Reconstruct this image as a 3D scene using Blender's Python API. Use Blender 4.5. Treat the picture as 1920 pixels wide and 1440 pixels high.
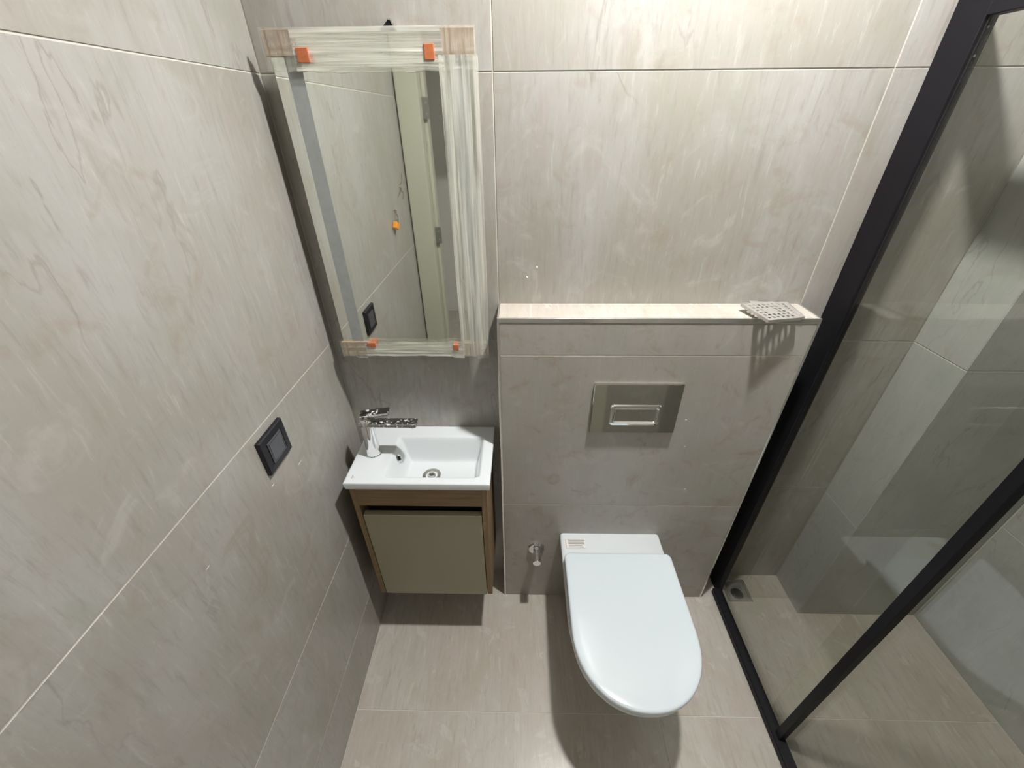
import bpy, bmesh, math, random
from mathutils import Vector, Matrix, noise

random.seed(4)
for o in list(bpy.data.objects):
    bpy.data.objects.remove(o)
SC = bpy.context.scene
COL = SC.collection

# ------------------------------------------------------------------ camera
YAW, PITCH, ROLL = -0.0233, 0.5762, -0.0079
cy_, sy_, cp_, sp_ = math.cos(YAW), math.sin(YAW), math.cos(PITCH), math.sin(PITCH)
fw = Vector((sy_ * cp_, cy_ * cp_, -sp_))
rt = Vector((cy_, -sy_, 0.0))
up = rt.cross(fw)
r2 = rt * math.cos(ROLL) + up * math.sin(ROLL)
u2 = up * math.cos(ROLL) - rt * math.sin(ROLL)
cam = bpy.data.cameras.new('camera')
cam.sensor_fit = 'HORIZONTAL'
cam.sensor_width = 36.0
cam.lens = 768.21 / 1920.0 * 36.0
cam.clip_start = 0.01
cam_ob = bpy.data.objects.new('camera', cam)
M = Matrix((r2, u2, -fw)).transposed().to_4x4()
M.translation = Vector((0.5287, -1.0284, 1.6225))
cam_ob.matrix_world = M
COL.objects.link(cam_ob)
SC.camera = cam_ob

# ------------------------------------------------------------------ world, lamps, exposure
world = bpy.data.worlds.new('world')
SC.world = world
world.use_nodes = True
world.node_tree.nodes['Background'].inputs[0].default_value = (0.9, 0.95, 1.0, 1)
world.node_tree.nodes['Background'].inputs[1].default_value = 0.02
LAMP_POS = (0.88, -0.365, 2.42)
LAMP_STRENGTH = 2000.0
HALL_FILL_STRENGTH = 230.0
SC.view_settings.view_transform = 'Standard'
SC.view_settings.look = 'None'
SC.view_settings.gamma = 1.0
SC.view_settings.use_curve_mapping = False
SC.view_settings.exposure = 0.0

# ------------------------------------------------------------------ materials
MATS = {}


def new_mat(name):
    m = bpy.data.materials.new(name)
    m.use_nodes = True
    MATS[name] = m
    nt = m.node_tree
    return m, nt, nt.nodes['Principled BSDF']


def plain(name, col, rough=0.5, metal=0.0, coat=0.0, spec=0.5, emit=None, strength=0.0, bump=0.0, bscale=200.0, var=0.0):
    m, nt, b = new_mat(name)
    b.inputs['Base Color'].default_value = (*col, 1)
    b.inputs['Roughness'].default_value = rough
    b.inputs['Metallic'].default_value = metal
    b.inputs['Specular IOR Level'].default_value = spec
    b.inputs['Coat Weight'].default_value = coat
    b.inputs['Coat Roughness'].default_value = 0.03
    if emit:
        b.inputs['Emission Color'].default_value = (*emit, 1)
        b.inputs['Emission Strength'].default_value = strength
    tc = nt.nodes.new('ShaderNodeTexCoord')
    n = nt.nodes.new('ShaderNodeTexNoise')
    n.inputs['Scale'].default_value = bscale
    n.inputs['Detail'].default_value = 4
    nt.links.new(tc.outputs['Object'], n.inputs['Vector'])
    if var > 0:
        mx = nt.nodes.new('ShaderNodeMix')
        mx.data_type = 'RGBA'
        mx.inputs[6].default_value = (*[c * (1 - var) for c in col], 1)
        mx.inputs[7].default_value = (*[min(1, c * (1 + var)) for c in col], 1)
        nt.links.new(n.outputs['Fac'], mx.inputs[0])
        nt.links.new(mx.outputs[2], b.inputs['Base Color'])
    if bump > 0:
        bp = nt.nodes.new('ShaderNodeBump')
        bp.inputs['Strength'].default_value = bump
        bp.inputs['Distance'].default_value = 0.001
        nt.links.new(n.outputs['Fac'], bp.inputs['Height'])
        nt.links.new(bp.outputs['Normal'], b.inputs['Normal'])
    return m


def math_node(nt, op, a, b=None, c=None):
    n = nt.nodes.new('ShaderNodeMath')
    n.operation = op
    for i, v in enumerate((a, b, c)):
        if v is None:
            continue
        if isinstance(v, (int, float)):
            n.inputs[i].default_value = v
        else:
            nt.links.new(v, n.inputs[i])
    return n.outputs[0]


def mixc(nt, fac, a, b, blend='MIX'):
    n = nt.nodes.new('ShaderNodeMix')
    n.data_type = 'RGBA'
    n.blend_type = blend
    for s, v in ((0, fac), (6, a), (7, b)):
        if isinstance(v, tuple):
            n.inputs[s].default_value = (*v, 1)
        elif isinstance(v, (int, float)):
            n.inputs[s].default_value = v
        else:
            nt.links.new(v, n.inputs[s])
    return n.outputs[2]


def ramp(nt, fac, p0, p1):
    n = nt.nodes.new('ShaderNodeMapRange')
    n.inputs[1].default_value = p0
    n.inputs[2].default_value = p1
    n.interpolation_type = 'SMOOTHSTEP'
    nt.links.new(fac, n.inputs[0])
    return n.outputs[0]


def stone(name, axis, ca, cb, cc, streak=1.0, blotch=0.5, rough=0.3, veins=0.36):
    """porcelain tile with a stone print; the grain runs along the given axis"""
    m, nt, b = new_mat(name)
    tc = nt.nodes.new('ShaderNodeTexCoord')
    oi = nt.nodes.new('ShaderNodeObjectInfo')
    va = nt.nodes.new('ShaderNodeVectorMath')
    va.operation = 'MULTIPLY_ADD'
    cmb = nt.nodes.new('ShaderNodeCombineXYZ')
    nt.links.new(oi.outputs['Random'], cmb.inputs[0])
    nt.links.new(math_node(nt, 'MULTIPLY', oi.outputs['Random'], 3.1), cmb.inputs[1])
    nt.links.new(math_node(nt, 'MULTIPLY', oi.outputs['Random'], 7.3), cmb.inputs[2])
    nt.links.new(cmb.outputs[0], va.inputs[0])
    va.inputs[1].default_value = (13, 13, 13)
    nt.links.new(tc.outputs['Object'], va.inputs[2])
    vec = va.outputs[0]

    def mapped(sc_along, sc_across, rot=0.0):
        mp = nt.nodes.new('ShaderNodeMapping')
        s = [sc_across] * 3
        s[axis] = sc_along
        mp.inputs['Scale'].default_value = s
        if axis == 2:
            mp.inputs['Rotation'].default_value = (rot, rot, 0)
        else:
            mp.inputs['Rotation'].default_value = (0, 0, rot)
        nt.links.new(vec, mp.inputs['Vector'])
        return mp.outputs[0]

    def nz(v, scale, detail=6, rough_=0.6, dist=0.0):
        n = nt.nodes.new('ShaderNodeTexNoise')
        n.inputs['Scale'].default_value = scale
        n.inputs['Detail'].default_value = detail
        n.inputs['Roughness'].default_value = rough_
        n.inputs['Distortion'].default_value = dist
        nt.links.new(v, n.inputs['Vector'])
        return n.outputs['Fac']

    big = nz(mapped(1.0, 1.8, 0.25), 2.4, 4, 0.55, 0.6)
    mid = nz(mapped(0.9, 5.0, 0.18), 3.2, 7, 0.64, 0.7)
    fine = nz(mapped(1.0, 8.0, 0.10), 11.0, 8, 0.72, 0.5)
    tintn = nz(mapped(1.0, 1.6, 0.2), 4.5, 4, 0.6, 1.0)
    grain = nz(mapped(1.0, 1.0), 150.0, 3, 0.6)
    blot = nz(mapped(1.0, 1.0), 11.0, 6, 0.65, 1.2)
    col = mixc(nt, ramp(nt, big, 0.35, 0.68), ca, cb)
    col = mixc(nt, math_node(nt, 'MULTIPLY', ramp(nt, mid, 0.48, 0.75), 0.75 * streak), col, cc)
    dark = tuple(c * 0.74 for c in ca)
    col = mixc(nt, math_node(nt, 'MULTIPLY', ramp(nt, fine, 0.50, 0.72), 0.62 * streak), col, dark)
    light = tuple(min(1, c * 1.25) for c in cb)
    col = mixc(nt, math_node(nt, 'MULTIPLY', ramp(nt, fine, 0.46, 0.26), 0.7 * streak), col, light)
    col = mixc(nt, math_node(nt, 'MULTIPLY', ramp(nt, tintn, 0.52, 0.68), 0.55), col, (ca[0] * 1.06, ca[1] * 1.0, ca[2] * 1.04))
    col = mixc(nt, math_node(nt, 'MULTIPLY', ramp(nt, tintn, 0.46, 0.30), 0.55), col, (ca[0] * 0.93, ca[1] * 0.99, ca[2] * 0.93))
    brown = (ca[0] * 0.86, ca[1] * 0.78, ca[2] * 0.68)
    col = mixc(nt, math_node(nt, 'MULTIPLY', ramp(nt, blot, 0.52, 0.72), blotch), col, brown)
    # thin crack-like veins
    vn = nz(mapped(0.7, 2.6, 0.35), 1.7, 6, 0.5, 0.6)
    d = math_node(nt, 'ABSOLUTE', math_node(nt, 'SUBTRACT', vn, 0.5))
    vein = ramp(nt, d, 0.006, 0.0)
    gate = ramp(nt, big, 0.46, 0.60)
    col = mixc(nt, math_node(nt, 'MULTIPLY', math_node(nt, 'MULTIPLY', vein, gate), veins), col, tuple(c * 0.55 for c in brown))
    # dried cement haze wiped over the tile
    hz = nz(mapped(2.2, 2.2, 0.7), 2.6, 5, 0.6, 2.2)
    col = mixc(nt, math_node(nt, 'MULTIPLY', ramp(nt, hz, 0.56, 0.74), 0.34), col, (0.545, 0.53, 0.51))
    col = mixc(nt, math_node(nt, 'MULTIPLY', grain, 0.12), col, dark)
    nt.links.new(col, b.inputs['Base Color'])
    rg = nt.nodes.new('ShaderNodeMapRange')
    rg.inputs[3].default_value = rough - 0.05
    rg.inputs[4].default_value = rough + 0.12
    nt.links.new(hz, rg.inputs[0])
    nt.links.new(rg.outputs[0], b.inputs['Roughness'])
    b.inputs['Specular IOR Level'].default_value = 0.5
    bp = nt.nodes.new('ShaderNodeBump')
    bp.inputs['Strength'].default_value = 0.12
    bp.inputs['Distance'].default_value = 0.0006
    nt.links.new(fine, bp.inputs['Height'])
    nt.links.new(bp.outputs['Normal'], b.inputs['Normal'])
    return m


CA, CB, CC = (0.332, 0.312, 0.275), (0.389, 0.377, 0.357), (0.344, 0.338, 0.303)
stone('stone_wall', 2, CA, CB, CC)
stone('stone_box', 2, (0.355, 0.335, 0.298), (0.398, 0.375, 0.348), (0.372, 0.362, 0.328), streak=0.45, blotch=0.85, veins=0.0)
stone('stone_floor', 1, (0.447, 0.402, 0.348), (0.500, 0.471, 0.426), (0.426, 0.389, 0.336), streak=1.0, blotch=0.25, rough=0.22, veins=0.15)
stone('stone_grey', 2, (0.385, 0.389, 0.373), (0.443, 0.447, 0.435), (0.402, 0.410, 0.389), streak=0.6)
plain('grout', (0.574, 0.549, 0.492), 0.9, bump=0.3, var=0.1)
plain('ceramic', (0.656, 0.689, 0.705), 0.08, coat=0.6, var=0.015, bscale=6)
plain('lid_plastic', (0.60, 0.662, 0.70), 0.14, coat=0.4, var=0.015, bscale=6)
plain('chrome', (0.86, 0.87, 0.88), 0.06, 1.0, var=0.03, bscale=30)
plain('chrome_plate', (0.62, 0.62, 0.58), 0.05, 1.0, var=0.03, bscale=12)
plain('grate_steel', (0.50, 0.48, 0.45), 0.42, 0.55, var=0.1, bscale=60)
plain('steel', (0.62, 0.60, 0.56), 0.32, 1.0, var=0.1, bscale=60)
plain('black_aluminium', (0.006, 0.0055, 0.008), 0.5, 0.0, spec=0.25, var=0.2, bscale=40)
plain('black_plastic', (0.006, 0.005, 0.009), 0.45, var=0.2, bscale=40)
plain('grey_plastic', (0.06, 0.06, 0.07), 0.22, var=0.15, bscale=40)
plain('taupe_lacquer', (0.30, 0.278, 0.195), 0.38, var=0.04, bscale=9)
plain('ceiling_paint', (0.84, 0.83, 0.81), 0.9, bump=0.1)
plain('door_beige', (0.44, 0.43, 0.35), 0.45, var=0.03, bscale=9)
plain('gap_shade', (0.02, 0.018, 0.015), 0.8, var=0.1)  # near-black colour that paints in the shade of narrow gaps
plain('hall_paint', (0.72, 0.70, 0.66), 0.85, bump=0.1)
plain('cardboard', (0.33, 0.25, 0.185), 0.85, bump=0.6, bscale=90, var=0.25)
plain('orange_clip', (0.46, 0.135, 0.05), 0.5, var=0.3, bscale=160)
plain('connector_orange', (0.85, 0.33, 0.04), 0.35, var=0.08, bscale=60)
plain('wire_brown', (0.10, 0.06, 0.03), 0.5, var=0.2)
plain('wire_blue', (0.03, 0.06, 0.20), 0.5, var=0.2)
plain('frosted_band', (0.30, 0.32, 0.31), 0.45, var=0.16, bscale=50)
plain('metal_grey', (0.30, 0.30, 0.28), 0.4, 0.8, var=0.1)
plain('paper', (0.672, 0.672, 0.648), 0.7, var=0.03)
plain('ink', (0.30, 0.27, 0.26), 0.7, var=0.1)
plain('ink_red', (0.45, 0.25, 0.18), 0.7, var=0.1)
plain('cement', (0.20, 0.19, 0.17), 0.95, bump=1.0, bscale=60, var=0.5)
plain('pit_dark', (0.015, 0.015, 0.013), 0.9, bump=0.6, bscale=80, var=0.4)
plain('plaster', (0.705, 0.689, 0.640), 0.9, bump=0.5)
plain('trim_metal', (0.80, 0.79, 0.76), 0.18, 0.9, var=0.1, bscale=30)
plain('bulb_glow', (1, 1, 1), 0.4, emit=(1.0, 0.992, 0.965), strength=LAMP_STRENGTH)
plain('hall_fill_glow', (1, 1, 1), 0.4, emit=(1.0, 0.97, 0.92), strength=HALL_FILL_STRENGTH)
plain('rubber', (0.02, 0.02, 0.02), 0.6, var=0.1)


def mirror_mat():
    m, nt, b = new_mat('mirror_silver')
    b.inputs['Metallic'].default_value = 1.0
    b.inputs['Roughness'].default_value = 0.025
    tc = nt.nodes.new('ShaderNodeTexCoord')
    n = nt.nodes.new('ShaderNodeTexNoise')
    n.inputs['Scale'].default_value = 5
    nt.links.new(tc.outputs['Object'], n.inputs['Vector'])
    c = mixc(nt, n.outputs['Fac'], (0.86, 0.90, 0.85), (0.90, 0.93, 0.88))
    nt.links.new(c, b.inputs['Base Color'])


mirror_mat()


def oak_mat():
    m, nt, b = new_mat('oak')
    tc = nt.nodes.new('ShaderNodeTexCoord')
    mp = nt.nodes.new('ShaderNodeMapping')
    mp.inputs['Scale'].default_value = (3, 60, 60)
    nt.links.new(tc.outputs['Object'], mp.inputs['Vector'])
    n = nt.nodes.new('ShaderNodeTexNoise')
    n.inputs['Scale'].default_value = 2.0
    n.inputs['Detail'].default_value = 6
    nt.links.new(mp.outputs[0], n.inputs['Vector'])
    c = mixc(nt, ramp(nt, n.outputs['Fac'], 0.3, 0.7), (0.19, 0.118, 0.055), (0.27, 0.178, 0.09))
    nt.links.new(c, b.inputs['Base Color'])
    b.inputs['Roughness'].default_value = 0.5


oak_mat()


def oak_vert():
    m = MATS['oak'].copy()
    m.name = 'oak_upright'
    for n in m.node_tree.nodes:
        if n.type == 'MAPPING':
            n.inputs['Scale'].default_value = (60, 60, 3)
    MATS['oak_upright'] = m


oak_vert()


def glass_mat(name, tint):
    m = bpy.data.materials.new(name)
    m.use_nodes = True
    MATS[name] = m
    nt = m.node_tree
    nt.nodes.clear()
    out = nt.nodes.new('ShaderNodeOutputMaterial')
    lw = nt.nodes.new('ShaderNodeLayerWeight')
    lw.inputs[0].default_value = 0.5
    f5 = math_node(nt, 'POWER', lw.outputs['Facing'], 5.0)
    fac = math_node(nt, 'MULTIPLY_ADD', f5, 0.96, 0.04)
    tr = nt.nodes.new('ShaderNodeBsdfTransparent')
    tr.inputs[0].default_value = (*tint, 1)
    gl = nt.nodes.new('ShaderNodeBsdfGlossy')
    gl.inputs['Roughness'].default_value = 0.01
    gl.inputs[0].default_value = (0.95, 0.97, 0.96, 1)
    mx = nt.nodes.new('ShaderNodeMixShader')
    nt.links.new(fac, mx.inputs[0])
    nt.links.new(tr.outputs[0], mx.inputs[1])
    nt.links.new(gl.outputs[0], mx.inputs[2])
    nt.links.new(mx.outputs[0], out.inputs[0])
    return m


glass_mat('shower_glass', (0.965, 0.97, 0.95))


def film_mat(name, axis, lo, hi):
    """stretch film: see-through plastic with milky streaks along one axis"""
    m = bpy.data.materials.new(name)
    m.use_nodes = True
    MATS[name] = m
    nt = m.node_tree
    nt.nodes.clear()
    out = nt.nodes.new('ShaderNodeOutputMaterial')
    tc = nt.nodes.new('ShaderNodeTexCoord')
    mp = nt.nodes.new('ShaderNodeMapping')
    s = [150, 150, 150]
    s[axis] = 3.5
    mp.inputs['Scale'].default_value = s
    nt.links.new(tc.outputs['Object'], mp.inputs['Vector'])
    n = nt.nodes.new('ShaderNodeTexNoise')
    n.inputs['Scale'].default_value = 1.0
    n.inputs['Detail'].default_value = 5
    n.inputs['Distortion'].default_value = 0.6
    nt.links.new(mp.outputs[0], n.inputs['Vector'])
    mr = nt.nodes.new('ShaderNodeMapRange')
    mr.inputs[1].default_value = 0.35
    mr.inputs[2].default_value = 0.68
    mr.inputs[3].default_value = lo
    mr.inputs[4].default_value = hi
    nt.links.new(n.outputs['Fac'], mr.inputs[0])
    tr = nt.nodes.new('ShaderNodeBsdfTransparent')
    tr.inputs[0].default_value = (0.97, 0.97, 0.95, 1)
    p = nt.nodes.new('ShaderNodeBsdfPrincipled')
    p.inputs['Base Color'].default_value = (0.78, 0.77, 0.70, 1)
    p.inputs['Roughness'].default_value = 0.22
    p.inputs['Specular IOR Level'].default_value = 0.8
    bp = nt.nodes.new('ShaderNodeBump')
    bp.inputs['Strength'].default_value = 0.7
    bp.inputs['Distance'].default_value = 0.002
    nt.links.new(n.outputs['Fac'], bp.inputs['Height'])
    nt.links.new(bp.outputs['Normal'], p.inputs['Normal'])
    mx = nt.nodes.new('ShaderNodeMixShader')
    nt.links.new(mr.outputs[0], mx.inputs[0])
    nt.links.new(tr.outputs[0], mx.inputs[1])
    nt.links.new(p.outputs[0], mx.inputs[2])
    nt.links.new(mx.outputs[0], out.inputs[0])


film_mat('film_across', 0, 0.26, 0.74)
film_mat('film_thin', 2, 0.03, 0.30)
film_mat('film_upright', 2, 0.18, 0.66)

# ------------------------------------------------------------------ mesh helpers


def link(name, bm, mat, parent=None, loc=(0, 0, 0), smooth=False, auto=None):
    me = bpy.data.meshes.new(name)
    bmesh.ops.recalc_face_normals(bm, faces=bm.faces)
    bm.to_mesh(me)
    bm.free()
    if isinstance(mat, str):
        mat = [mat]
    for k in mat:
        me.materials.append(MATS[k])
    if smooth:
        for f in me.polygons:
            f.use_smooth = True
        if auto:
            me.set_sharp_from_angle(angle=math.radians(auto))
    o = bpy.data.objects.new(name, me)
    COL.objects.link(o)
    o.location = loc
    if parent:
        o.parent = parent
    return o


def tag(o, label=None, cat=None, group=None, kind=None):
    if label:
        o['label'] = label
    if cat:
        o['category'] = cat
    if group:
        o['group'] = group
    if kind:
        o['kind'] = kind
    return o


def empty(name, loc, label, cat, group=None):
    o = bpy.data.objects.new(name, None)
    o.empty_display_size = 0.05
    COL.objects.link(o)
    o.location = loc
    tag(o, label, cat, group)
    return o


def add_box(bm, x0, x1, y0, y1, z0, z1, bev=0.0, seg=1):
    r = bmesh.ops.create_cube(bm, size=1.0)
    vs = r['verts']
    for v in vs:
        v.co = Vector(((x0 + x1) / 2 + v.co.x * (x1 - x0), (y0 + y1) / 2 + v.co.y * (y1 - y0), (z0 + z1) / 2 + v.co.z * (z1 - z0)))
    if bev > 0:
        es = list({e for v in vs for e in v.link_edges})
        bmesh.ops.bevel(bm, geom=es, offset=bev, segments=seg, affect='EDGES', profile=0.5)


def part_box(name, mat, parent, x0, x1, y0, y1, z0, z1, bev=0.0, seg=1):
    """a box given in world coordinates, linked with its origin at its own centre"""
    c = Vector(((x0 + x1) / 2, (y0 + y1) / 2, (z0 + z1) / 2))
    bm = bmesh.new()
    add_box(bm, x0 - c.x, x1 - c.x, y0 - c.y, y1 - c.y, z0 - c.z, z1 - c.z, bev, seg)
    base = WORLD.get(parent, Vector((0, 0, 0))) if parent else Vector((0, 0, 0))
    o = link(name, bm, mat, parent, c - base, smooth=seg > 1, auto=40 if seg > 1 else None)
    WORLD[o] = c
    return o


WORLD = {}


def at(parent, loc):
    """local location for a child of parent given in world coordinates"""
    return Vector(loc) - WORLD.get(parent, Vector((0, 0, 0)))


def thing(name, loc, label, cat, group=None):
    o = empty(name, loc, label, cat, group)
    WORLD[o] = Vector(loc)
    return o


def add_cyl(bm, p, q, r, r2=None, seg=24, caps=True):
    p, q = Vector(p), Vector(q)
    d = q - p
    rot = d.to_track_quat('Z', 'Y').to_matrix().to_4x4()
    rot.translation = (p + q) / 2
    bmesh.ops.create_cone(bm, cap_ends=caps, segments=seg, radius1=r, radius2=r if r2 is None else r2, depth=d.length, matrix=rot)


def lathe(bm, prof, centre, axis='Z', seg=32):
    """revolve (radius, height) pairs about an axis through centre"""
    c = Vector(centre)
    rings = []
    for (r, h) in prof:
        ring = []
        for i in range(seg):
            a = 2 * math.pi * i / seg
            u, v = r * math.cos(a), r * math.sin(a)
            if axis == 'Z':
                co = Vector((u, v, h))
            elif axis == 'Y':
                co = Vector((u, -h, v))
            else:
                co = Vector((h, u, v))
            ring.append(bm.verts.new(c + co))
        rings.append(ring)
    for a, b in zip(rings, rings[1:]):
        for i in range(seg):
            j = (i + 1) % seg
            bm.faces.new((a[i], a[j], b[j], b[i]))
    bm.faces.new(rings[0])
    bm.faces.new(rings[-1])


def loft(bm, rings, cap0=True, cap1=True):
    vr = [[bm.verts.new(c) for c in r] for r in rings]
    n = len(vr[0])
    for a, b in zip(vr, vr[1:]):
        for i in range(n):
            j = (i + 1) % n
            bm.faces.new((a[i], a[j], b[j], b[i]))
    if cap0:
        bm.faces.new(list(reversed(vr[0])))
    if cap1:
        bm.faces.new(vr[-1])


def tube(bm, pts, r, seg=8):
    pts = [Vector(p) for p in pts]
    rings = []
    for i, p in enumerate(pts):
        d = (pts[min(i + 1, len(pts) - 1)] - pts[max(i - 1, 0)]).normalized()
        q = d.to_track_quat('Z', 'Y')
        rings.append([p + q @ Vector((r * math.cos(2 * math.pi * k / seg), r * math.sin(2 * math.pi * k / seg), 0)) for k in range(seg)])
    loft(bm, rings)


G = 0.0013   # half a joint
REC = 0.0014  # how far the joint lies behind the tile face
TH = 0.010


def tile_wall(parent, mat, axis, face, sign, us, vs, skip=()):
    """tiles as separate slabs on a wall: axis 0/1/2 is the wall's normal, face its plane, sign the side the room is on"""
    for i in range(len(us) - 1):
        for j in range(len(vs) - 1):
            if (i, j) in skip:
                continue
            a0, a1 = us[i] + G, us[i + 1] - G
            b0, b1 = vs[j] + G, vs[j + 1] - G
            n0, n1 = sorted((face, face - sign * TH))
            if axis == 1:
                part_box('tile', mat, parent, a0, a1, n0, n1, b0, b1, 0.0006)
            elif axis == 0:
                part_box('tile', mat, parent, n0, n1, a0, a1, b0, b1, 0.0006)
            else:
                part_box('tile', mat, parent, a0, a1, b0, b1, n0, n1, 0.0006)


def structure(name, mat, x0, x1, y0, y1, z0, z1, label):
    o = part_box(name, mat, None, x0, x1, y0, y1, z0, z1)
    tag(o, label, kind='structure')
    return o


# ------------------------------------------------------------------ the room
XR, YB, ZC = 2.053, -1.145, 2.425       # right wall, wall with the door, ceiling
BX0, BX1, BY, BZ = 0.472, 1.257, -0.099, 1.210   # boxed-in cistern
CHX, CHY = 1.610, -0.158              # pipe chase in the shower
GX = 1.3286                            # face of the shower frame
Z1, Z2, Z3, Z4 = 1.70, 1.10, 0.53, 0.21

wb = structure('wall_back', 'grout', -0.05, XR + 0.05, REC, 0.06, -0.05, ZC, 'stone tiled back wall with thin pale joints')
tile_wall(wb, 'stone_wall', 1, 0.0, -1, [0.0, 0.471, 1.263, CHX], [0.0, Z3, Z2, Z1, ZC])
wl = structure('wall_left', 'grout', -0.06, -REC, -1.145, REC, -0.05, ZC, 'stone tiled left wall carrying the black switch')
tile_wall(wl, 'stone_wall', 0, 0.0, 1, [-1.145, 0.0], [0.0, Z4, Z3, Z2, Z1, ZC])
wr = structure('wall_right', 'grout', XR + REC, XR + 0.06, -1.145, REC, -0.05, ZC, 'stone tiled wall at the far side of the shower')
tile_wall(wr, 'stone_grey', 0, XR, -1, [-1.145, -0.16], [0.0, Z3, Z2, Z1, ZC])

bm = bmesh.new()
DRX0, DRX1, DRY0, DRY1 = 1.3675, 1.4625, -0.1145, -0.0215
for (a, b_, c, d) in ((-0.05, DRX0, -1.145, 0.05), (DRX1, XR + 0.05, -1.145, 0.05), (DRX0, DRX1, -1.145, DRY0), (DRX0, DRX1, DRY1, 0.05)):
    add_box(bm, a, b_, c, d, -0.06, -REC)
fl = link('floor', bm, 'grout')
tag(fl, 'beige stone tiled floor with a thin joint in front of the toilet', kind='structure')
tile_wall(fl, 'stone_floor', 2, 0.0, 1, [0.0, 1.318], [-0.493, 0.0])
bm = bmesh.new()
tcx, tcy = (1.318 + XR) / 2, -0.2465
for (a, b_, c, d) in ((1.318 + G, DRX0, -0.493 + G, -G), (DRX1, XR - G, -0.493 + G, -G), (DRX0, DRX1, -0.493 + G, DRY0), (DRX0, DRX1, DRY1, -G)):
    add_box(bm, a - tcx, b_ - tcx, c - tcy, d - tcy, -0.005, 0.005)
link('tile', bm, 'stone_floor', fl, (tcx, tcy, -0.005))
tile_wall(fl, 'stone_floor', 2, 0.0, 1, [0.0, 0.979, 1.318, XR], [-1.145, -0.493])

ce = structure('ceiling', 'ceiling_paint', -0.06, XR + 0.06, -1.145, 0.06, ZC, ZC + 0.05, 'white painted ceiling')

# pipe chase in the shower corner
wc = structure('wall_chase', 'grout', CHX + REC, XR, CHY + REC, 0.0, 0.0, ZC, 'grey tiled pipe chase standing out from the wall inside the shower')
tile_wall(wc, 'stone_grey', 0, CHX, -1, [CHY, 0.0], [0.0, Z3 - 0.02, Z2, Z1, ZC])
tile_wall(wc, 'stone_grey', 1, CHY, -1, [CHX, XR], [0.0, Z3 - 0.02, Z2, Z1, ZC])

# boxed-in cistern with its ledge
bw = structure('wall_cistern', 'grout', BX0 + REC, BX1 - REC, BY + REC, 0.0, 0.0, BZ - REC, 'low tiled wall that hides the cistern, with a bright ledge on top')
tile_wall(bw, 'stone_box', 1, BY, -1, [BX0 + 0.004, BX1 - 0.004], [0.0, 0.54, 1.107, BZ - 0.012])
tile_wall(bw, 'stone_box', 0, BX0, -1, [BY + 0.006, 0.0], [0.0, 0.54, 1.107, BZ - 0.004])
tile_wall(bw, 'stone_box', 0, BX1, 1, [BY + 0.006, 0.0], [0.0, 0.54, 1.107, BZ - 0.004])
o = part_box('ledge_tile', 'stone_floor', bw, BX0 + 0.004, BX1 - 0.004, BY + 0.003, -0.001, BZ - 0.010, BZ, 0.0006)
for (a, b_, c, d, e, f) in ((BX0 - 0.001, BX1 + 0.001, BY - 0.0015, BY + 0.003, BZ - 0.0105, BZ + 0.001),
                            (BX0 - 0.0015, BX0 + 0.004, BY - 0.0015, BY + 0.006, 0.0, BZ - 0.0105),
                            (BX1 - 0.004, BX1 + 0.0015, BY - 0.0015, BY + 0.006, 0.0, BZ - 0.0105),
                            (BX0 - 0.001, BX0 + 0.004, BY + 0.003, 0.0, BZ - 0.004, BZ + 0.001),
                            (BX1 - 0.004, BX1 + 0.001, BY + 0.003, 0.0, BZ - 0.004, BZ + 0.001)):
    part_box('edge_trim', 'trim_metal', bw, a, b_, c, d, e, f, 0.0006)

# wall with the doorway behind the photographer
DX0, DX1, DZ = 0.10, 0.92, 2.05
rw = structure('wall_rear', 'stone_wall', DX1 + 0.10, XR + 0.06, YB - 0.12, YB, -0.05, ZC, 'tiled wall beside the doorway')
r3 = structure('wall_rear_head', 'stone_wall', -0.06, DX1 + 0.10, YB - 0.12, YB, DZ + 0.09, ZC, 'tiled wall above the doorway')
r4 = structure('wall_rear_return', 'gap_shade', -0.06, 0.004, YB - 0.12, YB, -0.05, DZ + 0.09, 'narrow strip beside the door casing, coloured dark as gap shade')
dr = thing('door_casing', (0.51, YB, 0.0), 'greenish beige door casing behind the camera, seen in the mirror', 'door frame')
part_box('jamb', 'door_beige', dr, 0.006, DX0, YB - 0.12, YB + 0.012, 0.0, DZ + 0.09, 0.002)
part_box('jamb', 'door_beige', dr, DX1, DX1 + 0.10, YB - 0.12, YB + 0.012, 0.0, DZ + 0.09, 0.002)
part_box('head', 'door_beige', dr, DX0, DX1, YB - 0.12, YB + 0.012, DZ, DZ + 0.09, 0.002)
part_box('stop', 'door_beige', dr, DX0, DX0 + 0.015, YB - 0.12, YB - 0.06, 0.0, DZ, 0.002)
for hz_ in (0.45, 1.13, 1.66):
    h = part_box('hinge', 'metal_grey', dr, DX0, DX0 + 0.030, YB - 0.048, YB - 0.044, hz_ - 0.04, hz_ + 0.04, 0.001)
    for k in (-0.02, 0.02):
        bm = bmesh.new()
        add_cyl(bm, (0, 0, 0), (0, 0.003, 0), 0.003, seg=10)
        link('screw', bm, 'steel', h, at(h, (DX0 + 0.018, YB - 0.045, hz_ + k)))
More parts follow.
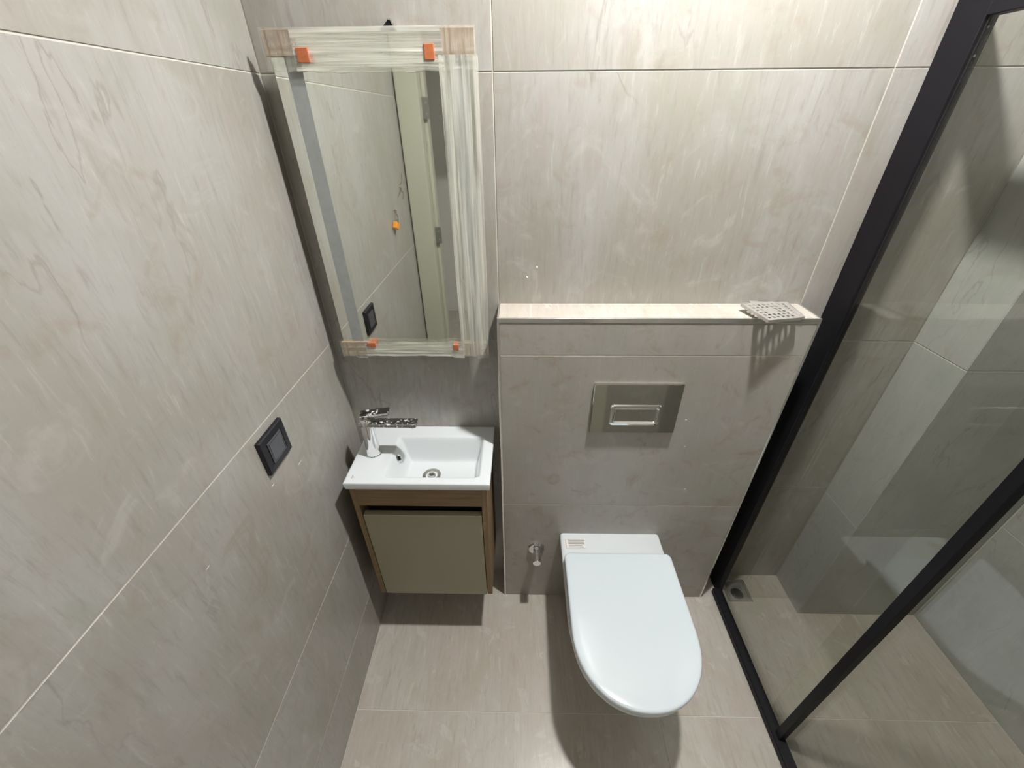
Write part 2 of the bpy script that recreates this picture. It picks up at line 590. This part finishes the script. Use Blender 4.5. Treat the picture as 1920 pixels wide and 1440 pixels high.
# hallway behind
structure('floor_hall', 'stone_floor', -0.8, 1.9, -2.9, YB, -0.05, -0.002, 'hallway floor behind the doorway')
structure('wall_hall', 'hall_paint', -0.8, 1.9, -2.95, -2.9, 0.0, ZC, 'pale painted hallway wall behind the doorway')
structure('wall_hall_left', 'hall_paint', -0.85, -0.8, -2.9, YB, 0.0, ZC, 'pale painted hallway wall on the left')
structure('wall_hall_right', 'hall_paint', 1.9, 1.95, -2.9, YB, 0.0, ZC, 'pale painted hallway wall on the right')
structure('wall_hall_front_left', 'hall_paint', -0.8, -0.06, YB - 0.12, YB - 0.11, 0.0, ZC, 'painted hallway face beside the doorway')
structure('ceiling_hall', 'ceiling_paint', -0.85, 1.95, -2.95, YB, ZC, ZC + 0.05, 'hallway ceiling')


# ------------------------------------------------------------------ ceiling downlights
def downlight(x, y, glow, label):
    t = thing('ceiling_downlight', (x, y, ZC), label, 'lamp')
    bm = bmesh.new()
    lathe(bm, [(0.046, 0.0), (0.058, 0.0), (0.057, -0.004), (0.047, -0.0055), (0.044, -0.004), (0.043, 0.0)], (0, 0, 0), seg=36)
    link('trim_ring', bm, 'lid_plastic', t, (0, 0, 0), True, 40)
    bm = bmesh.new()
    lathe(bm, [(0.001, -0.0025), (0.041, -0.0025), (0.042, -0.0005), (0.001, -0.0004)], (0, 0, 0), seg=28)
    link('lens', bm, glow, t)


downlight(LAMP_POS[0], LAMP_POS[1], 'bulb_glow', 'round glowing downlight in the bathroom ceiling above the toilet')
downlight(0.6, -2.1, 'hall_fill_glow', 'added fill lamp, a round glowing downlight in the hallway ceiling')  # unseen lamp added to send fill light in through the doorway

# ------------------------------------------------------------------ wall-hung toilet
TX = 0.848


def d_outline(z, hw, yb, yf, rc=0.018, straight=0.58, n=28, taper=0.0, power=2.0):
    """D shape: square end towards the wall (yb), round end towards the room (yf)"""
    pts = []
    ys = yb + (yf - yb) * straight
    # back left corner to back right corner
    for k in range(7):
        a = math.pi / 2 * k / 6
        pts.append((-(hw + taper) + rc - rc * math.cos(a), yb - rc + rc * math.sin(a)))
    for k in range(7):
        a = math.pi / 2 * k / 6
        pts.append(((hw + taper) - rc + rc * math.sin(a), yb - rc + rc * math.cos(a)))
    for k in range(n + 1):
        a = math.pi * k / n
        c, s = math.cos(a), math.sin(a)
        e = 2.0 / power
        pts.append((hw * math.copysign(abs(c) ** e, c), ys + (yf - ys) * abs(s) ** e))
    return [Vector((x, y, z)) for x, y in pts]


toilet = thing('wall_hung_toilet', (TX, BY, 0.0), 'white wall-hung toilet with its rounded lid closed, under the flush plate', 'toilet')
bm = bmesh.new()
rings = []
for (z, hw, yf, st) in ((0.085, 0.085, -0.27, 0.5), (0.095, 0.10, -0.33, 0.5), (0.13, 0.118, -0.42, 0.5), (0.19, 0.138, -0.49, 0.52),
                        (0.26, 0.155, -0.545, 0.55), (0.33, 0.167, -0.585, 0.57), (0.372, 0.172, -0.606, 0.58), (0.384, 0.173, -0.61, 0.58),
                        (0.389, 0.171, -0.608, 0.58), (0.391, 0.167, -0.604, 0.58)):
    rings.append([v - Vector((0, BY, 0)) for v in d_outline(z, hw, BY, yf, 0.006, st)])
loft(bm, rings)
link('bowl', bm, 'ceramic', toilet, (-0.003, 0, 0), True, 50)
bm = bmesh.new()
rings = []
for (z, ins) in ((0.3925, 0.004), (0.394, 0.0), (0.406, 0.0), (0.4085, 0.003)):
    rings.append([v - Vector((0, BY, 0)) for v in d_outline(z, 0.171 - ins, -0.206 - ins, -0.628 + ins, 0.016, 0.56, power=2.15)])
loft(bm, rings)
link('seat', bm, 'lid_plastic', toilet, (0, 0, 0), True, 40)
bm = bmesh.new()
rings = []
for (z, ins) in ((0.4105, 0.004), (0.4115, 0.001), (0.414, 0.0), (0.4255, 0.0), (0.4285, 0.0012), (0.4305, 0.004), (0.4312, 0.008), (0.4316, 0.03), (0.4318, 0.08)):
    rings.append([v - Vector((0, BY, 0)) for v in d_outline(z, 0.172 - ins, -0.201 - ins, -0.632 + ins, max(0.004, 0.018 - ins * 0.5), 0.56, power=2.15)])
loft(bm, rings)
link('lid', bm, 'lid_plastic', toilet, (0, 0, 0), True, 40)
for s in (-1, 1):
    bm = bmesh.new()
    add_cyl(bm, (s * 0.08 - 0.02, -0.108, 0.402), (s * 0.08 + 0.02, -0.108, 0.402), 0.008, seg=16)
    link('hinge', bm, 'chrome', toilet, (0, 0, 0), True, 40)
st = part_box('sticker', 'paper', toilet, 0.686, 0.757, -0.160, -0.122, 0.3911, 0.3914)
for k, (a, b_, y) in enumerate(((0.698, 0.754, -0.1285), (0.698, 0.752, -0.135), (0.698, 0.753, -0.1415), (0.698, 0.745, -0.148), (0.698, 0.75, -0.154))):
    part_box('print_line', 'ink', st, a, b_, y - 0.0016, y + 0.0016, 0.3914, 0.3916)
part_box('print_line', 'ink_red', st, 0.6885, 0.6905, -0.157, -0.125, 0.3914, 0.3916)
part_box('print_line', 'ink_red', st, 0.687, 0.756, -0.1245, -0.1235, 0.3914, 0.3916)
part_box('print_line', 'ink_red', st, 0.687, 0.756, -0.1590, -0.1580, 0.3914, 0.3916)

# flush plate
fp = thing('flush_plate', (0.849, BY, 0.942), 'chrome flush plate with two buttons on the tiled wall above the toilet', 'flush plate')
o = part_box('plate', 'chrome_plate', fp, 0.729, 0.969, BY - 0.010, BY, 0.861, 1.023, 0.0012)
o.rotation_euler = (math.radians(-1.5), 0, 0)


def rrect(cx, cz, hw, hh, r, y, n=6):
    pts = []
    for (sx, sz, a0) in ((1, 1, 0), (-1, 1, 90), (-1, -1, 180), (1, -1, 270)):
        for k in range(n + 1):
            a = math.radians(a0 + 90 * k / n)
            pts.append(Vector((cx + sx * (hw - r) + r * math.cos(a), y, cz + sz * (hh - r) + r * math.sin(a))))
    return pts


bm = bmesh.new()
yy = -0.010
loft(bm, [rrect(0, 0, 0.071, 0.035, 0.010, yy), rrect(0, 0, 0.069, 0.033, 0.010, yy - 0.005), rrect(0, 0, 0.063, 0.027, 0.007, yy - 0.0055), rrect(0, 0, 0.058, 0.022, 0.004, yy - 0.001)], True, True)
link('button_frame', bm, 'chrome', fp, (0.001, 0, -0.018), True, 35)
for (a, b_) in ((0.794, 0.8635), (0.8650, 0.906)):
    o = part_box('button', 'chrome_plate', fp, a, b_, BY - 0.0132, BY - 0.011, 0.9035, 0.9445, 0.0005)
    o.rotation_euler = (math.radians(-1.5), 0, 0)

# angle valve
av = thing('angle_valve', (0.591, BY, 0.308), 'short chrome angle valve on the wall left of the toilet', 'valve')
bm = bmesh.new()
lathe(bm, [(0.002, 0.0), (0.030, 0.0), (0.030, 0.003), (0.027, 0.008), (0.016, 0.011), (0.002, 0.011)], (0, 0, 0), 'Y')
link('rosette', bm, 'chrome', av, (0, 0, 0), True, 30)
bm = bmesh.new()
lathe(bm, [(0.002, 0.009), (0.0125, 0.009), (0.0125, 0.026), (0.0148, 0.027), (0.0148, 0.0625), (0.0138, 0.064), (0.002, 0.064)], (0, 0, 0), 'Y')
link('body', bm, 'chrome', av, (0, 0, 0), True, 30)
bm = bmesh.new()
add_cyl(bm, (0, -0.018, 0.002), (0, -0.018, 0.020), 0.007, seg=16)
link('outlet', bm, 'chrome', av, (0, 0, 0), True, 40)

# ------------------------------------------------------------------ drain grates on the ledge


def grate(name, corner_c, rot, label, tilt=(0, 0)):
    """square stamped steel drain cover: 6 x 6 punched holes with a plain centre, turned-down rim, notch on one side"""
    S = 0.094
    h = S / 2
    bm = bmesh.new()
    n = 6
    cell = 0.0132
    hs = 0.0034
    xs = sorted([-h] + [c for k in range(n) for c in ((k - 2.5) * cell - hs, (k - 2.5) * cell + hs)] + [h])
    grid = {}
    for i, x in enumerate(xs):
        for j, y in enumerate(xs):
            grid[i, j] = bm.verts.new((x, y, 0.006))
    for i in range(len(xs) - 1):
        for j in range(len(xs) - 1):
            hole = (i % 2 == 1) and (j % 2 == 1)
            hi, hj = i // 2, j // 2
            centre = hi in (2, 3) and hj in (2, 3)
            if hole and not centre:
                continue
            bm.faces.new((grid[i, j], grid[i + 1, j], grid[i + 1, j + 1], grid[i, j + 1]))
    bm.normal_update()
    bmesh.ops.solidify(bm, geom=list(bm.faces), thickness=0.0010)
    o = empty(name, corner_c, label, 'drain cover', None)
    o.rotation_euler = (tilt[0], tilt[1], rot)
    link('plate', bm, 'grate_steel', o)
    bm = bmesh.new()
    for (a, b_, c, d) in ((-h, h, -h - 0.001, -h), (-h, -h + 0.022, h, h + 0.001), (0.028, h, h, h + 0.001), (-h - 0.001, -h, -h, h), (h, h + 0.001, -h, h)):
        add_box(bm, a, b_, c, d, 0.0, 0.0075)
    link('rim', bm, 'grate_steel', o)
    return o


grate('drain_grate', (1.168, -0.052, BZ + 0.001), math.radians(-5), 'perforated steel drain cover lying underneath on the ledge')
grate('drain_grate', (1.137, -0.084, BZ + 0.0095), math.radians(15), 'perforated steel drain cover lying on top, overhanging the ledge', tilt=(math.radians(3), math.radians(2)))

# ------------------------------------------------------------------ basin, cabinet, tap
SX0, SX1, SY0, SZ0, SZ1 = 0.046, 0.449, -0.250, 0.767, 0.792
basin = thing('wash_basin', ((SX0 + SX1) / 2, -0.125, SZ1), 'small white ceramic basin with a rectangular bowl on the oak cabinet', 'basin')
bm = bmesh.new()
NX, NY = 110, 72
bc = basin.location


def smooth01(t):
    t = max(0.0, min(1.0, t))
    return t * t * (3 - 2 * t)


def bowl_z(x, y):
    """height of the ceramic surface above (x, y)"""
    x0, x1, y0, y1 = 0.150, 0.419, -0.226, -0.050
    cx, cy = (x0 + x1) / 2, (y0 + y1) / 2
    hx, hy = (x1 - x0) / 2, (y1 - y0) / 2
    r = 0.02
    qx, qy = abs(x - cx) - hx + r, abs(y - cy) - hy + r
    d = r - math.hypot(max(qx, 0), max(qy, 0)) - min(max(qx, qy), 0)   # distance inside the edge
    # the slope is wide on the left and back, steep in front and right
    wl, wr_, wb_, wf = 0.042, 0.026, 0.036, 0.020
    f = min(smooth01((x - x0) / wl), smooth01((x1 - x) / wr_), smooth01((y1 - y) / wb_), smooth01((y - y0) / wf))
    if d < 0:
        f = 0
    floor_ = 0.074 + 0.006 * (1 - min(1, math.hypot(x - 0.262, y + 0.140) / 0.12))
    lip = 0.0
    edge = min(x - SX0, SX1 - x, y - SY0, -y)
    if edge < 0.006:
        lip = -0.004 * (1 - math.sqrt(max(0, 1 - (1 - edge / 0.006) ** 2)))
    return SZ1 - f * floor_ + lip


def axis_pts(a, b, n):
    pts = [a, a + 0.0008, a + 0.002, a + 0.004] + [a + 0.006 + (b - a - 0.012) * k / n for k in range(n + 1)] + [b - 0.004, b - 0.002, b - 0.0008, b]
    return pts


XS, YS = axis_pts(SX0, SX1, NX), axis_pts(SY0, 0.0, NY)
g = [[bm.verts.new(Vector((x, y, bowl_z(x, y))) - bc) for y in YS] for x in XS]
for i in range(len(XS) - 1):
    for j in range(len(YS) - 1):
        bm.faces.new((g[i][j], g[i + 1][j], g[i + 1][j + 1], g[i][j + 1]))
border = [g[i][0] for i in range(len(XS))] + [g[-1][j] for j in range(1, len(YS))] + [g[i][-1] for i in range(len(XS) - 2, -1, -1)] + [g[0][j] for j in range(len(YS) - 2, 0, -1)]
low = []
for v in border:
    inx = 0.002 if v.co.x + bc.x > SX1 - 0.001 else (-0.002 if v.co.x + bc.x < SX0 + 0.001 else 0)
    iny = 0.002 if v.co.y + bc.y < SY0 + 0.001 else 0
    low.append(bm.verts.new((v.co.x - inx, v.co.y + iny, SZ0 - bc.z)))
n = len(border)
for i in range(n):
    j = (i + 1) % n
    bm.faces.new((border[i], border[j], low[j], low[i]))
bowl_o = link('bowl', bm, 'ceramic', basin, (0, 0, 0), True, 60)
# waste and overflow
dz = bowl_z(0.262, -0.140)
bm = bmesh.new()
lathe(bm, [(0.002, 0.001), (0.012, 0.0012), (0.014, -0.003), (0.019, 0.0035), (0.027, 0.003), (0.0285, 0.0), (0.002, -0.004)], (0, 0, 0))
w = link('waste', bm, 'steel', basin, Vector((0.262, -0.140, dz)) - bc, True, 30)
bm = bmesh.new()
lathe(bm, [(0.001, 0.009), (0.008, 0.008), (0.0105, 0.006), (0.0105, 0.003), (0.001, 0.002)], (0, 0, 0))
link('plug', bm, 'chrome', w, (0, 0, 0), True, 30)
ox, oy = 0.1660, -0.127
oz = bowl_z(ox, oy)
nrm = Vector((1, 0, 0.75)).normalized()
bm = bmesh.new()
lathe(bm, [(0.0065, -0.004), (0.0068, 0.002), (0.0085, 0.0035), (0.0125, 0.003), (0.0135, -0.003)], (0, 0, 0), seg=24)
of = link('overflow_ring', bm, 'chrome', basin, Vector((ox, oy, oz + 0.001)) - bc, True, 30)
of.rotation_euler = nrm.to_track_quat('Z', 'Y').to_euler()
bm = bmesh.new()
lathe(bm, [(0.001, 0.0013), (0.0066, 0.0013), (0.0066, 0.0), (0.001, 0.0)], (0, 0, 0), seg=20)
link('overflow_hole', bm, 'pit_dark', of, (0, 0, 0))
for k, (w_, x) in enumerate(((0.012, 0.0), (0.008, 0.0034))):
    part_box('maker_mark', 'ink', basin, 0.0645 + x, 0.0662 + x, -0.232, -0.232 + w_, SZ1 + 0.0001, SZ1 + 0.0003)

cab = thing('basin_cabinet', (0.2435, -0.1175, 0.245), 'small wall-hung oak cabinet with an olive taupe door under the basin', 'cabinet')
CX0, CX1, CY, CZ0, CZ1 = 0.052, 0.437, -0.238, 0.243, 0.767
part_box('side_panel', 'oak_upright', cab, CX0, CX0 + 0.016, CY, 0.0, CZ0, CZ1, 0.0005)
part_box('side_panel', 'oak_upright', cab, CX1 - 0.016, CX1, CY, 0.0, CZ0, CZ1, 0.0005)
part_box('front_rail', 'oak', cab, CX0 + 0.016, CX1 - 0.016, CY, CY + 0.016, 0.689, CZ1, 0.0005)
part_box('bottom_panel', 'oak', cab, CX0 + 0.016, CX1 - 0.016, CY + 0.020, 0.0, CZ0, CZ0 + 0.016, 0.0005)
part_box('back_panel', 'gap_shade', cab, CX0 + 0.016, CX1 - 0.016, -0.020, -0.004, CZ0 + 0.016, CZ1 - 0.02)
part_box('inner_rail', 'gap_shade', cab, CX0 + 0.016, CX1 - 0.016, CY + 0.045, CY + 0.055, 0.60, CZ1 - 0.075)
d = part_box('door', 'taupe_lacquer', cab, CX0 + 0.0185, CX1 - 0.0185, CY - 0.001, CY + 0.018, CZ0 - 0.001, 0.649, 0.0008)

tap = thing('basin_tap', (0.099, -0.131, SZ1), 'chrome single-lever tap with a flat spout at the left of the basin', 'tap')
bm = bmesh.new()
lathe(bm, [(0.002, 0.0), (0.0235, 0.0), (0.0235, 0.004), (0.0215, 0.006), (0.0190, 0.05), (0.0175, 0.111), (0.002, 0.111)], (0, 0, 0))
link('body', bm, 'chrome', tap, (0, 0, 0), True, 30)
bm = bmesh.new()
lathe(bm, [(0.002, 0.111), (0.0175, 0.1115), (0.0175, 0.128), (0.010, 0.131), (0.002, 0.131)], (0, 0, 0))
link('cartridge_cap', bm, 'chrome', tap, (0, 0, 0), True, 30)
SPM = MATS['chrome'].copy()
SPM.name = 'chrome_splashed'
MATS['chrome_splashed'] = SPM
nt = SPM.node_tree
pb = nt.nodes['Principled BSDF']
tcn = nt.nodes.new('ShaderNodeTexCoord')
nn = nt.nodes.new('ShaderNodeTexNoise')
nn.inputs['Scale'].default_value = 110
nn.inputs['Detail'].default_value = 4
nt.links.new(tcn.outputs['Object'], nn.inputs['Vector'])
spots = ramp(nt, nn.outputs['Fac'], 0.56, 0.68)
nt.links.new(mixc(nt, spots, (0.50, 0.50, 0.49), (0.72, 0.72, 0.69)), pb.inputs['Base Color'])
nt.links.new(math_node(nt, 'MULTIPLY_ADD', spots, 0.6, 0.08), pb.inputs['Roughness'])
nt.links.new(math_node(nt, 'MULTIPLY_ADD', spots, -0.9, 1.0), pb.inputs['Metallic'])
bm = bmesh.new()
add_box(bm, -0.019, 0.142, -0.0165, 0.0165, 0.110, 0.1205, 0.002, 2)
link('spout', bm, 'chrome_splashed', tap, (0, 0, 0))
bm = bmesh.new()
add_box(bm, -0.019, 0.062, -0.014, 0.014, -0.0045, 0.0045, 0.0015, 2)
hd = link('lever', bm, 'chrome_splashed', tap, (0.002, 0.010, 0.138))
hd.rotation_euler = (math.radians(8), math.radians(-5), math.radians(6))
bm = bmesh.new()
add_cyl(bm, (0.128, 0, 0.103), (0.128, 0, 0.111), 0.010, seg=20)
link('aerator', bm, 'chrome', tap, (0, 0, 0), True, 40)

# ------------------------------------------------------------------ light switch on the left wall
sw = thing('light_switch', (0.0, -0.376, 1.037), 'black square rocker switch on the left tiled wall', 'switch')
bm = bmesh.new()
s0 = 0.0425
rings = []
for (s, x) in ((s0, 0.0), (s0, 0.007), (s0 - 0.0015, 0.0095), (0.0275, 0.0105), (0.0265, 0.0085)):
    rings.append([Vector((x, a * s * 1.06, b_ * s)) for a, b_ in ((-1, -1), (1, -1), (1, 1), (-1, 1))])
loft(bm, rings)
link('frame', bm, 'black_plastic', sw)
bm = bmesh.new()
loft(bm, [[Vector((x, a * s, b_ * s)) for a, b_ in ((-1, -1), (1, -1), (1, 1), (-1, 1))] for s, x in ((0.0262, 0.007), (0.0262, 0.0105), (0.0252, 0.0115), (0.0232, 0.0115), (0.0228, 0.0100))])
link('insert_rim', bm, 'grey_plastic', sw)
bm = bmesh.new()
add_box(bm, 0.0095, 0.0118, -0.0222, 0.0222, -0.0222, 0.0222, 0.0008, 2)
rk = link('rocker', bm, 'grey_plastic', sw)
rk.rotation_euler = (0, math.radians(1.5), 0)

# wires poking out of the left wall nearer the door
wr1 = thing('loose_wires', (0.0, -0.835, 1.251), 'loose wires with an orange connector sticking out of the left wall', 'wires')
for pts in (((-0.002, -0.055, 0.052), (0.008, -0.050, 0.050), (0.012, -0.025, 0.035), (0.012, -0.004, 0.012)),
            ((-0.002, -0.045, 0.055), (0.010, -0.050, 0.030), (0.010, -0.050, -0.020)),
            ((-0.002, -0.050, 0.010), (0.008, -0.045, 0.012), (0.012, -0.020, 0.004))):
    bm = bmesh.new()
    tube(bm, pts, 0.0016)
    link('wire', bm, 'wire_brown', wr1)
bm = bmesh.new()
add_box(bm, -0.008, 0.008, -0.014, 0.014, -0.013, 0.013, 0.0015, 2)
cn = link('connector', bm, 'connector_orange', wr1, (0.013, 0.0, 0.0))
cn.rotation_euler = (0.5, 0.0, 0.2)
wr2 = thing('bare_wires', (0.0, -1.02, 1.372), 'thin dark wire ends sticking out of the left wall by the door casing', 'wires')
for pts in (((-0.002, 0, 0.0), (0.008, 0.01, -0.003), (0.012, 0.03, -0.008), (0.014, 0.07, -0.02)), ((-0.002, 0, 0.005), (0.010, -0.01, 0.02), (0.012, -0.012, 0.05)), ((-0.002, 0, -0.004), (0.012, -0.005, -0.025), (0.013, 0.02, -0.045))):
    bm = bmesh.new()
    tube(bm, pts, 0.0013)
    link('wire', bm, 'wire_brown', wr2)

# ------------------------------------------------------------------ wrapped mirror
MX0, MX1, MZ0, MZ1 = 0.049, 0.440, 1.083, 1.760
mir = thing('wall_mirror', ((MX0 + MX1) / 2, 0.0, MZ0), 'tall wall mirror still wrapped in stretch film with cardboard corners', 'mirror')
part_box('back_box', 'metal_grey', mir, 0.085, 0.405, -0.040, 0.0, 1.13, 1.715, 0.001)
part_box('mirror_pane', 'mirror_silver', mir, MX0 + 0.002, MX1 - 0.002, -0.0455, -0.040, MZ0 + 0.002, MZ1 - 0.002, 0.0008)
part_box('light_band', 'frosted_band', mir, 0.077, 0.107, -0.0460, -0.0455, 1.10, 1.745)
part_box('light_band', 'frosted_band', mir, 0.398, 0.424, -0.0460, -0.0455, 1.10, 1.745)
for (a, b_, c, d_) in ((MX0 - 0.002, 0.104, 1.722, MZ1 + 0.002), (0.379, MX1 + 0.002, 1.720, MZ1 + 0.002), (MX0 - 0.002, 0.128, MZ0 - 0.002, 1.121), (0.376, MX1 + 0.002, MZ0 - 0.002, 1.119)):
    part_box('corner_guard', 'cardboard', mir, a, b_, -0.0530, -0.0462, c, d_, 0.0012)
for (x, z, w_, h_) in ((0.1185, 1.7235, 0.023, 0.023), (0.3565, 1.7265, 0.019, 0.024), (0.1300, 1.1135, 0.022, 0.014), (0.3560, 1.1060, 0.014, 0.018)):
    part_box('spacer_clip', 'orange_clip', mir, x - w_ / 2, x + w_ / 2, -0.0572, -0.0462, z - h_ / 2, z + h_ / 2, 0.001)


def film_band(x0, x1, z0, z1, along, mat, wrap):
    """film pulled tight around the pane: a rippled front sheet and its return round the outer edge"""
    nx, nz_ = (10, 26) if along == 0 else (26, 40)
    if along == 0:
        nx = 40
    bm = bmesh.new()
    cx, cz = (x0 + x1) / 2, (z0 + z1) / 2

    def yy(x, z):
        if along == 0:
            n_ = noise.noise(Vector((x * 6, z * 240, 3.0))) * 0.0011 + noise.noise(Vector((x * 14, z * 90, 8.0))) * 0.0010
        else:
            n_ = noise.noise(Vector((x * 240, z * 6, 5.0))) * 0.0011 + noise.noise(Vector((x * 90, z * 14, 2.0))) * 0.0010
        return -0.0550 + n_

    gv = [[None] * (nz_ + 1) for _ in range(nx + 1)]
    for i in range(nx + 1):
        for j in range(nz_ + 1):
            x, z = x0 + (x1 - x0) * i / nx, z0 + (z1 - z0) * j / nz_
            jag = 0.0
            if wrap == 'top' and j == 0:
                jag = noise.noise(Vector((x * 30, 1, 1))) * 0.004
            if wrap == 'bottom' and j == nz_:
                jag = noise.noise(Vector((x * 30, 4, 1))) * 0.004
            if wrap == 'bottom' and j == 0:
                jag = noise.noise(Vector((x * 40, 9, 1))) * 0.003 - (0.006 if x > x1 - 0.03 else 0)
            gv[i][j] = bm.verts.new((x - cx, yy(x, z), z + jag - cz))
    for i in range(nx):
        for j in range(nz_):
            bm.faces.new((gv[i][j], gv[i + 1][j], gv[i + 1][j + 1], gv[i][j + 1]))
    edge = {'top': [gv[i][nz_] for i in range(nx + 1)], 'bottom': [gv[i][0] for i in range(nx + 1)],
            'right': [gv[nx][j] for j in range(nz_ + 1)], 'left': [gv[0][j] for j in range(nz_ + 1)]}[wrap]
    back = [bm.verts.new((v.co.x, -0.030, v.co.z)) for v in edge]
    for k in range(len(edge) - 1):
        bm.faces.new((edge[k], edge[k + 1], back[k + 1], back[k]))
    o = link('stretch_film', bm, mat, mir, at(mir, (cx, 0.0, cz)), True, 60)
    return o


film_band(0.101, 0.382, 1.698, MZ1 + 0.004, 0, 'film_across', 'top')
film_band(MX0 - 0.004, 0.101, 1.700, MZ1 + 0.004, 0, 'film_thin', 'top')
film_band(0.382, MX1 + 0.004, 1.700, MZ1 + 0.004, 0, 'film_thin', 'top')
film_band(0.112, 0.378, MZ0 - 0.004, 1.124, 0, 'film_across', 'bottom')
film_band(MX0 - 0.004, 0.112, MZ0 - 0.004, 1.124, 0, 'film_thin', 'bottom')
film_band(0.378, MX1 + 0.004, MZ0 - 0.004, 1.124, 0, 'film_thin', 'bottom')
film_band(0.372, MX1 + 0.005, MZ0, 1.722, 2, 'film_upright', 'right')
# small hanger above the mirror
hk = thing('mirror_hanger', (0.280, 0.0, 1.765), 'small dark metal hanger tip peeking above the wrapped mirror', 'hanger')
bm = bmesh.new()
loft(bm, [[Vector((-0.020, y, -0.006)), Vector((0.013, y, -0.006)), Vector((0.004, y, 0.011)), Vector((-0.001, y, 0.011))] for y in (-0.028, -0.002)])
link('plate', bm, 'black_aluminium', hk)
bm = bmesh.new()
loft(bm, [[Vector((0.013, y, -0.006)), Vector((0.017, y, -0.006)), Vector((0.006, y, 0.0125)), Vector((-0.002, y, 0.0125)), Vector((-0.001, y, 0.011)), Vector((0.004, y, 0.011))] for y in (-0.029, -0.002)])
link('edge_strip', bm, 'chrome', hk)

# ------------------------------------------------------------------ shower screen
ss = thing('shower_screen', (GX, -0.5, 0.0), 'black framed glass shower screen to the right of the toilet', 'shower screen')
FW, FD = 0.074, 0.024
TZ0, TZ1 = 1.765, 1.840
part_box('wall_post', 'black_aluminium', ss, GX, GX + FD, -FW, -0.0005, 0.0, TZ1, 0.001)
part_box('top_rail', 'black_aluminium', ss, GX, GX + FD, -1.13, -FW - 0.0006, TZ0, TZ1, 0.001)
fr = part_box('floor_rail', 'black_aluminium', ss, GX - 0.018, GX + FD - 0.008, -1.13, -FW - 0.0006, 0.0, 0.026, 0.002)
part_box('rail_glint', 'trim_metal', fr, GX + FD - 0.0078, GX + FD - 0.0055, -1.13, -FW, 0.0, 0.012)  # bright strip drawn in place of the reflection along the rail
part_box('fixed_pane', 'shower_glass', ss, GX + 0.004, GX + 0.010, -0.548, -FW + 0.002, 0.024, TZ0 + 0.004)
st_ = part_box('pane_post', 'black_aluminium', ss, GX - 0.006, GX + 0.0135, -0.557, -0.535, 0.030, TZ0, 0.001)
part_box('foot', 'rubber', st_, GX - 0.005, GX + 0.012, -0.556, -0.536, 0.024, 0.034, 0.001)
part_box('sliding_pane', 'shower_glass', ss, GX + 0.0145, GX + 0.0205, -1.12, -0.470, 0.024, TZ0 + 0.004)
for z in (1.75, 1.71):
    bm = bmesh.new()
    add_cyl(bm, (0, 0, 0), (0, -0.0012, 0), 0.002, seg=10)
    link('screw', bm, 'metal_grey', ss, at(ss, (GX + 0.013, -FW - 0.0003, z)))

# open floor drain in the shower
fd = thing('floor_drain', (1.415, -0.068, 0.0), 'open square floor drain with dirty cement in the shower corner', 'drain')
for (a, b_, c, d_) in ((1.369, 1.376, -0.113, -0.023), (1.454, 1.461, -0.113, -0.023), (1.376, 1.454, -0.113, -0.106), (1.376, 1.454, -0.030, -0.023)):
    part_box('rim', 'steel', fd, a, b_, c, d_, -0.02, 0.0008)
bm = bmesh.new()
n = 18
gv = {}
for i in range(n + 1):
    for j in range(n + 1):
        x, y = -0.039 + 0.078 * i / n, -0.038 + 0.076 * j / n
        r = math.hypot(x - 0.004, y + 0.006)
        z = -0.006 - 0.010 * (r < 0.026) + noise.noise(Vector((x * 90, y * 90, 0))) * 0.004
        gv[i, j] = bm.verts.new((x, y, z))
for i in range(n):
    for j in range(n):
        bm.faces.new((gv[i, j], gv[i + 1, j], gv[i + 1, j + 1], gv[i, j + 1]))
link('cement_bed', bm, 'cement', fd, (0, 0, 0), True)
bm = bmesh.new()
lathe(bm, [(0.001, -0.012), (0.02, -0.012), (0.024, -0.014), (0.001, -0.018)], (0.004, -0.006, 0.0), seg=20)
link('outlet_hole', bm, 'pit_dark', fd)


# ------------------------------------------------------------------ dried plaster flecks on the walls
def fleck(parent, p, size, axis):
    bm = bmesh.new()
    bmesh.ops.create_icosphere(bm, subdivisions=2, radius=1.0)
    for v in bm.verts:
        k = 1 + 0.4 * noise.noise(v.co * 2 + Vector(p) * 9)
        v.co = Vector((v.co.x * size[0] * k, v.co.y * size[1] * k, v.co.z * size[2] * k))
    o = link('plaster_fleck', bm, 'plaster', parent, at(parent, p), True)
    return o


for (y, z, a, b_) in ((-0.42, 0.965, 0.006, 0.0009), (-0.625, 0.985, 0.005, 0.0008), (-0.315, 0.93, 0.009, 0.0008)):
    fleck(wl, (0.0, y, z), (0.0006, a, b_), 0)
for (x, z, a, b_) in ((0.57, 1.305, 0.003, 0.004), (0.545, 1.28, 0.002, 0.003)):
    fleck(wb, (x, 0.0, z), (a, 0.0012, b_), 1)
for (x, z) in ((1.02, 0.80), (1.06, 0.62), (1.00, 0.90)):
    fleck(bw, (x, BY, z), (0.003, 0.0006, 0.0012), 1)
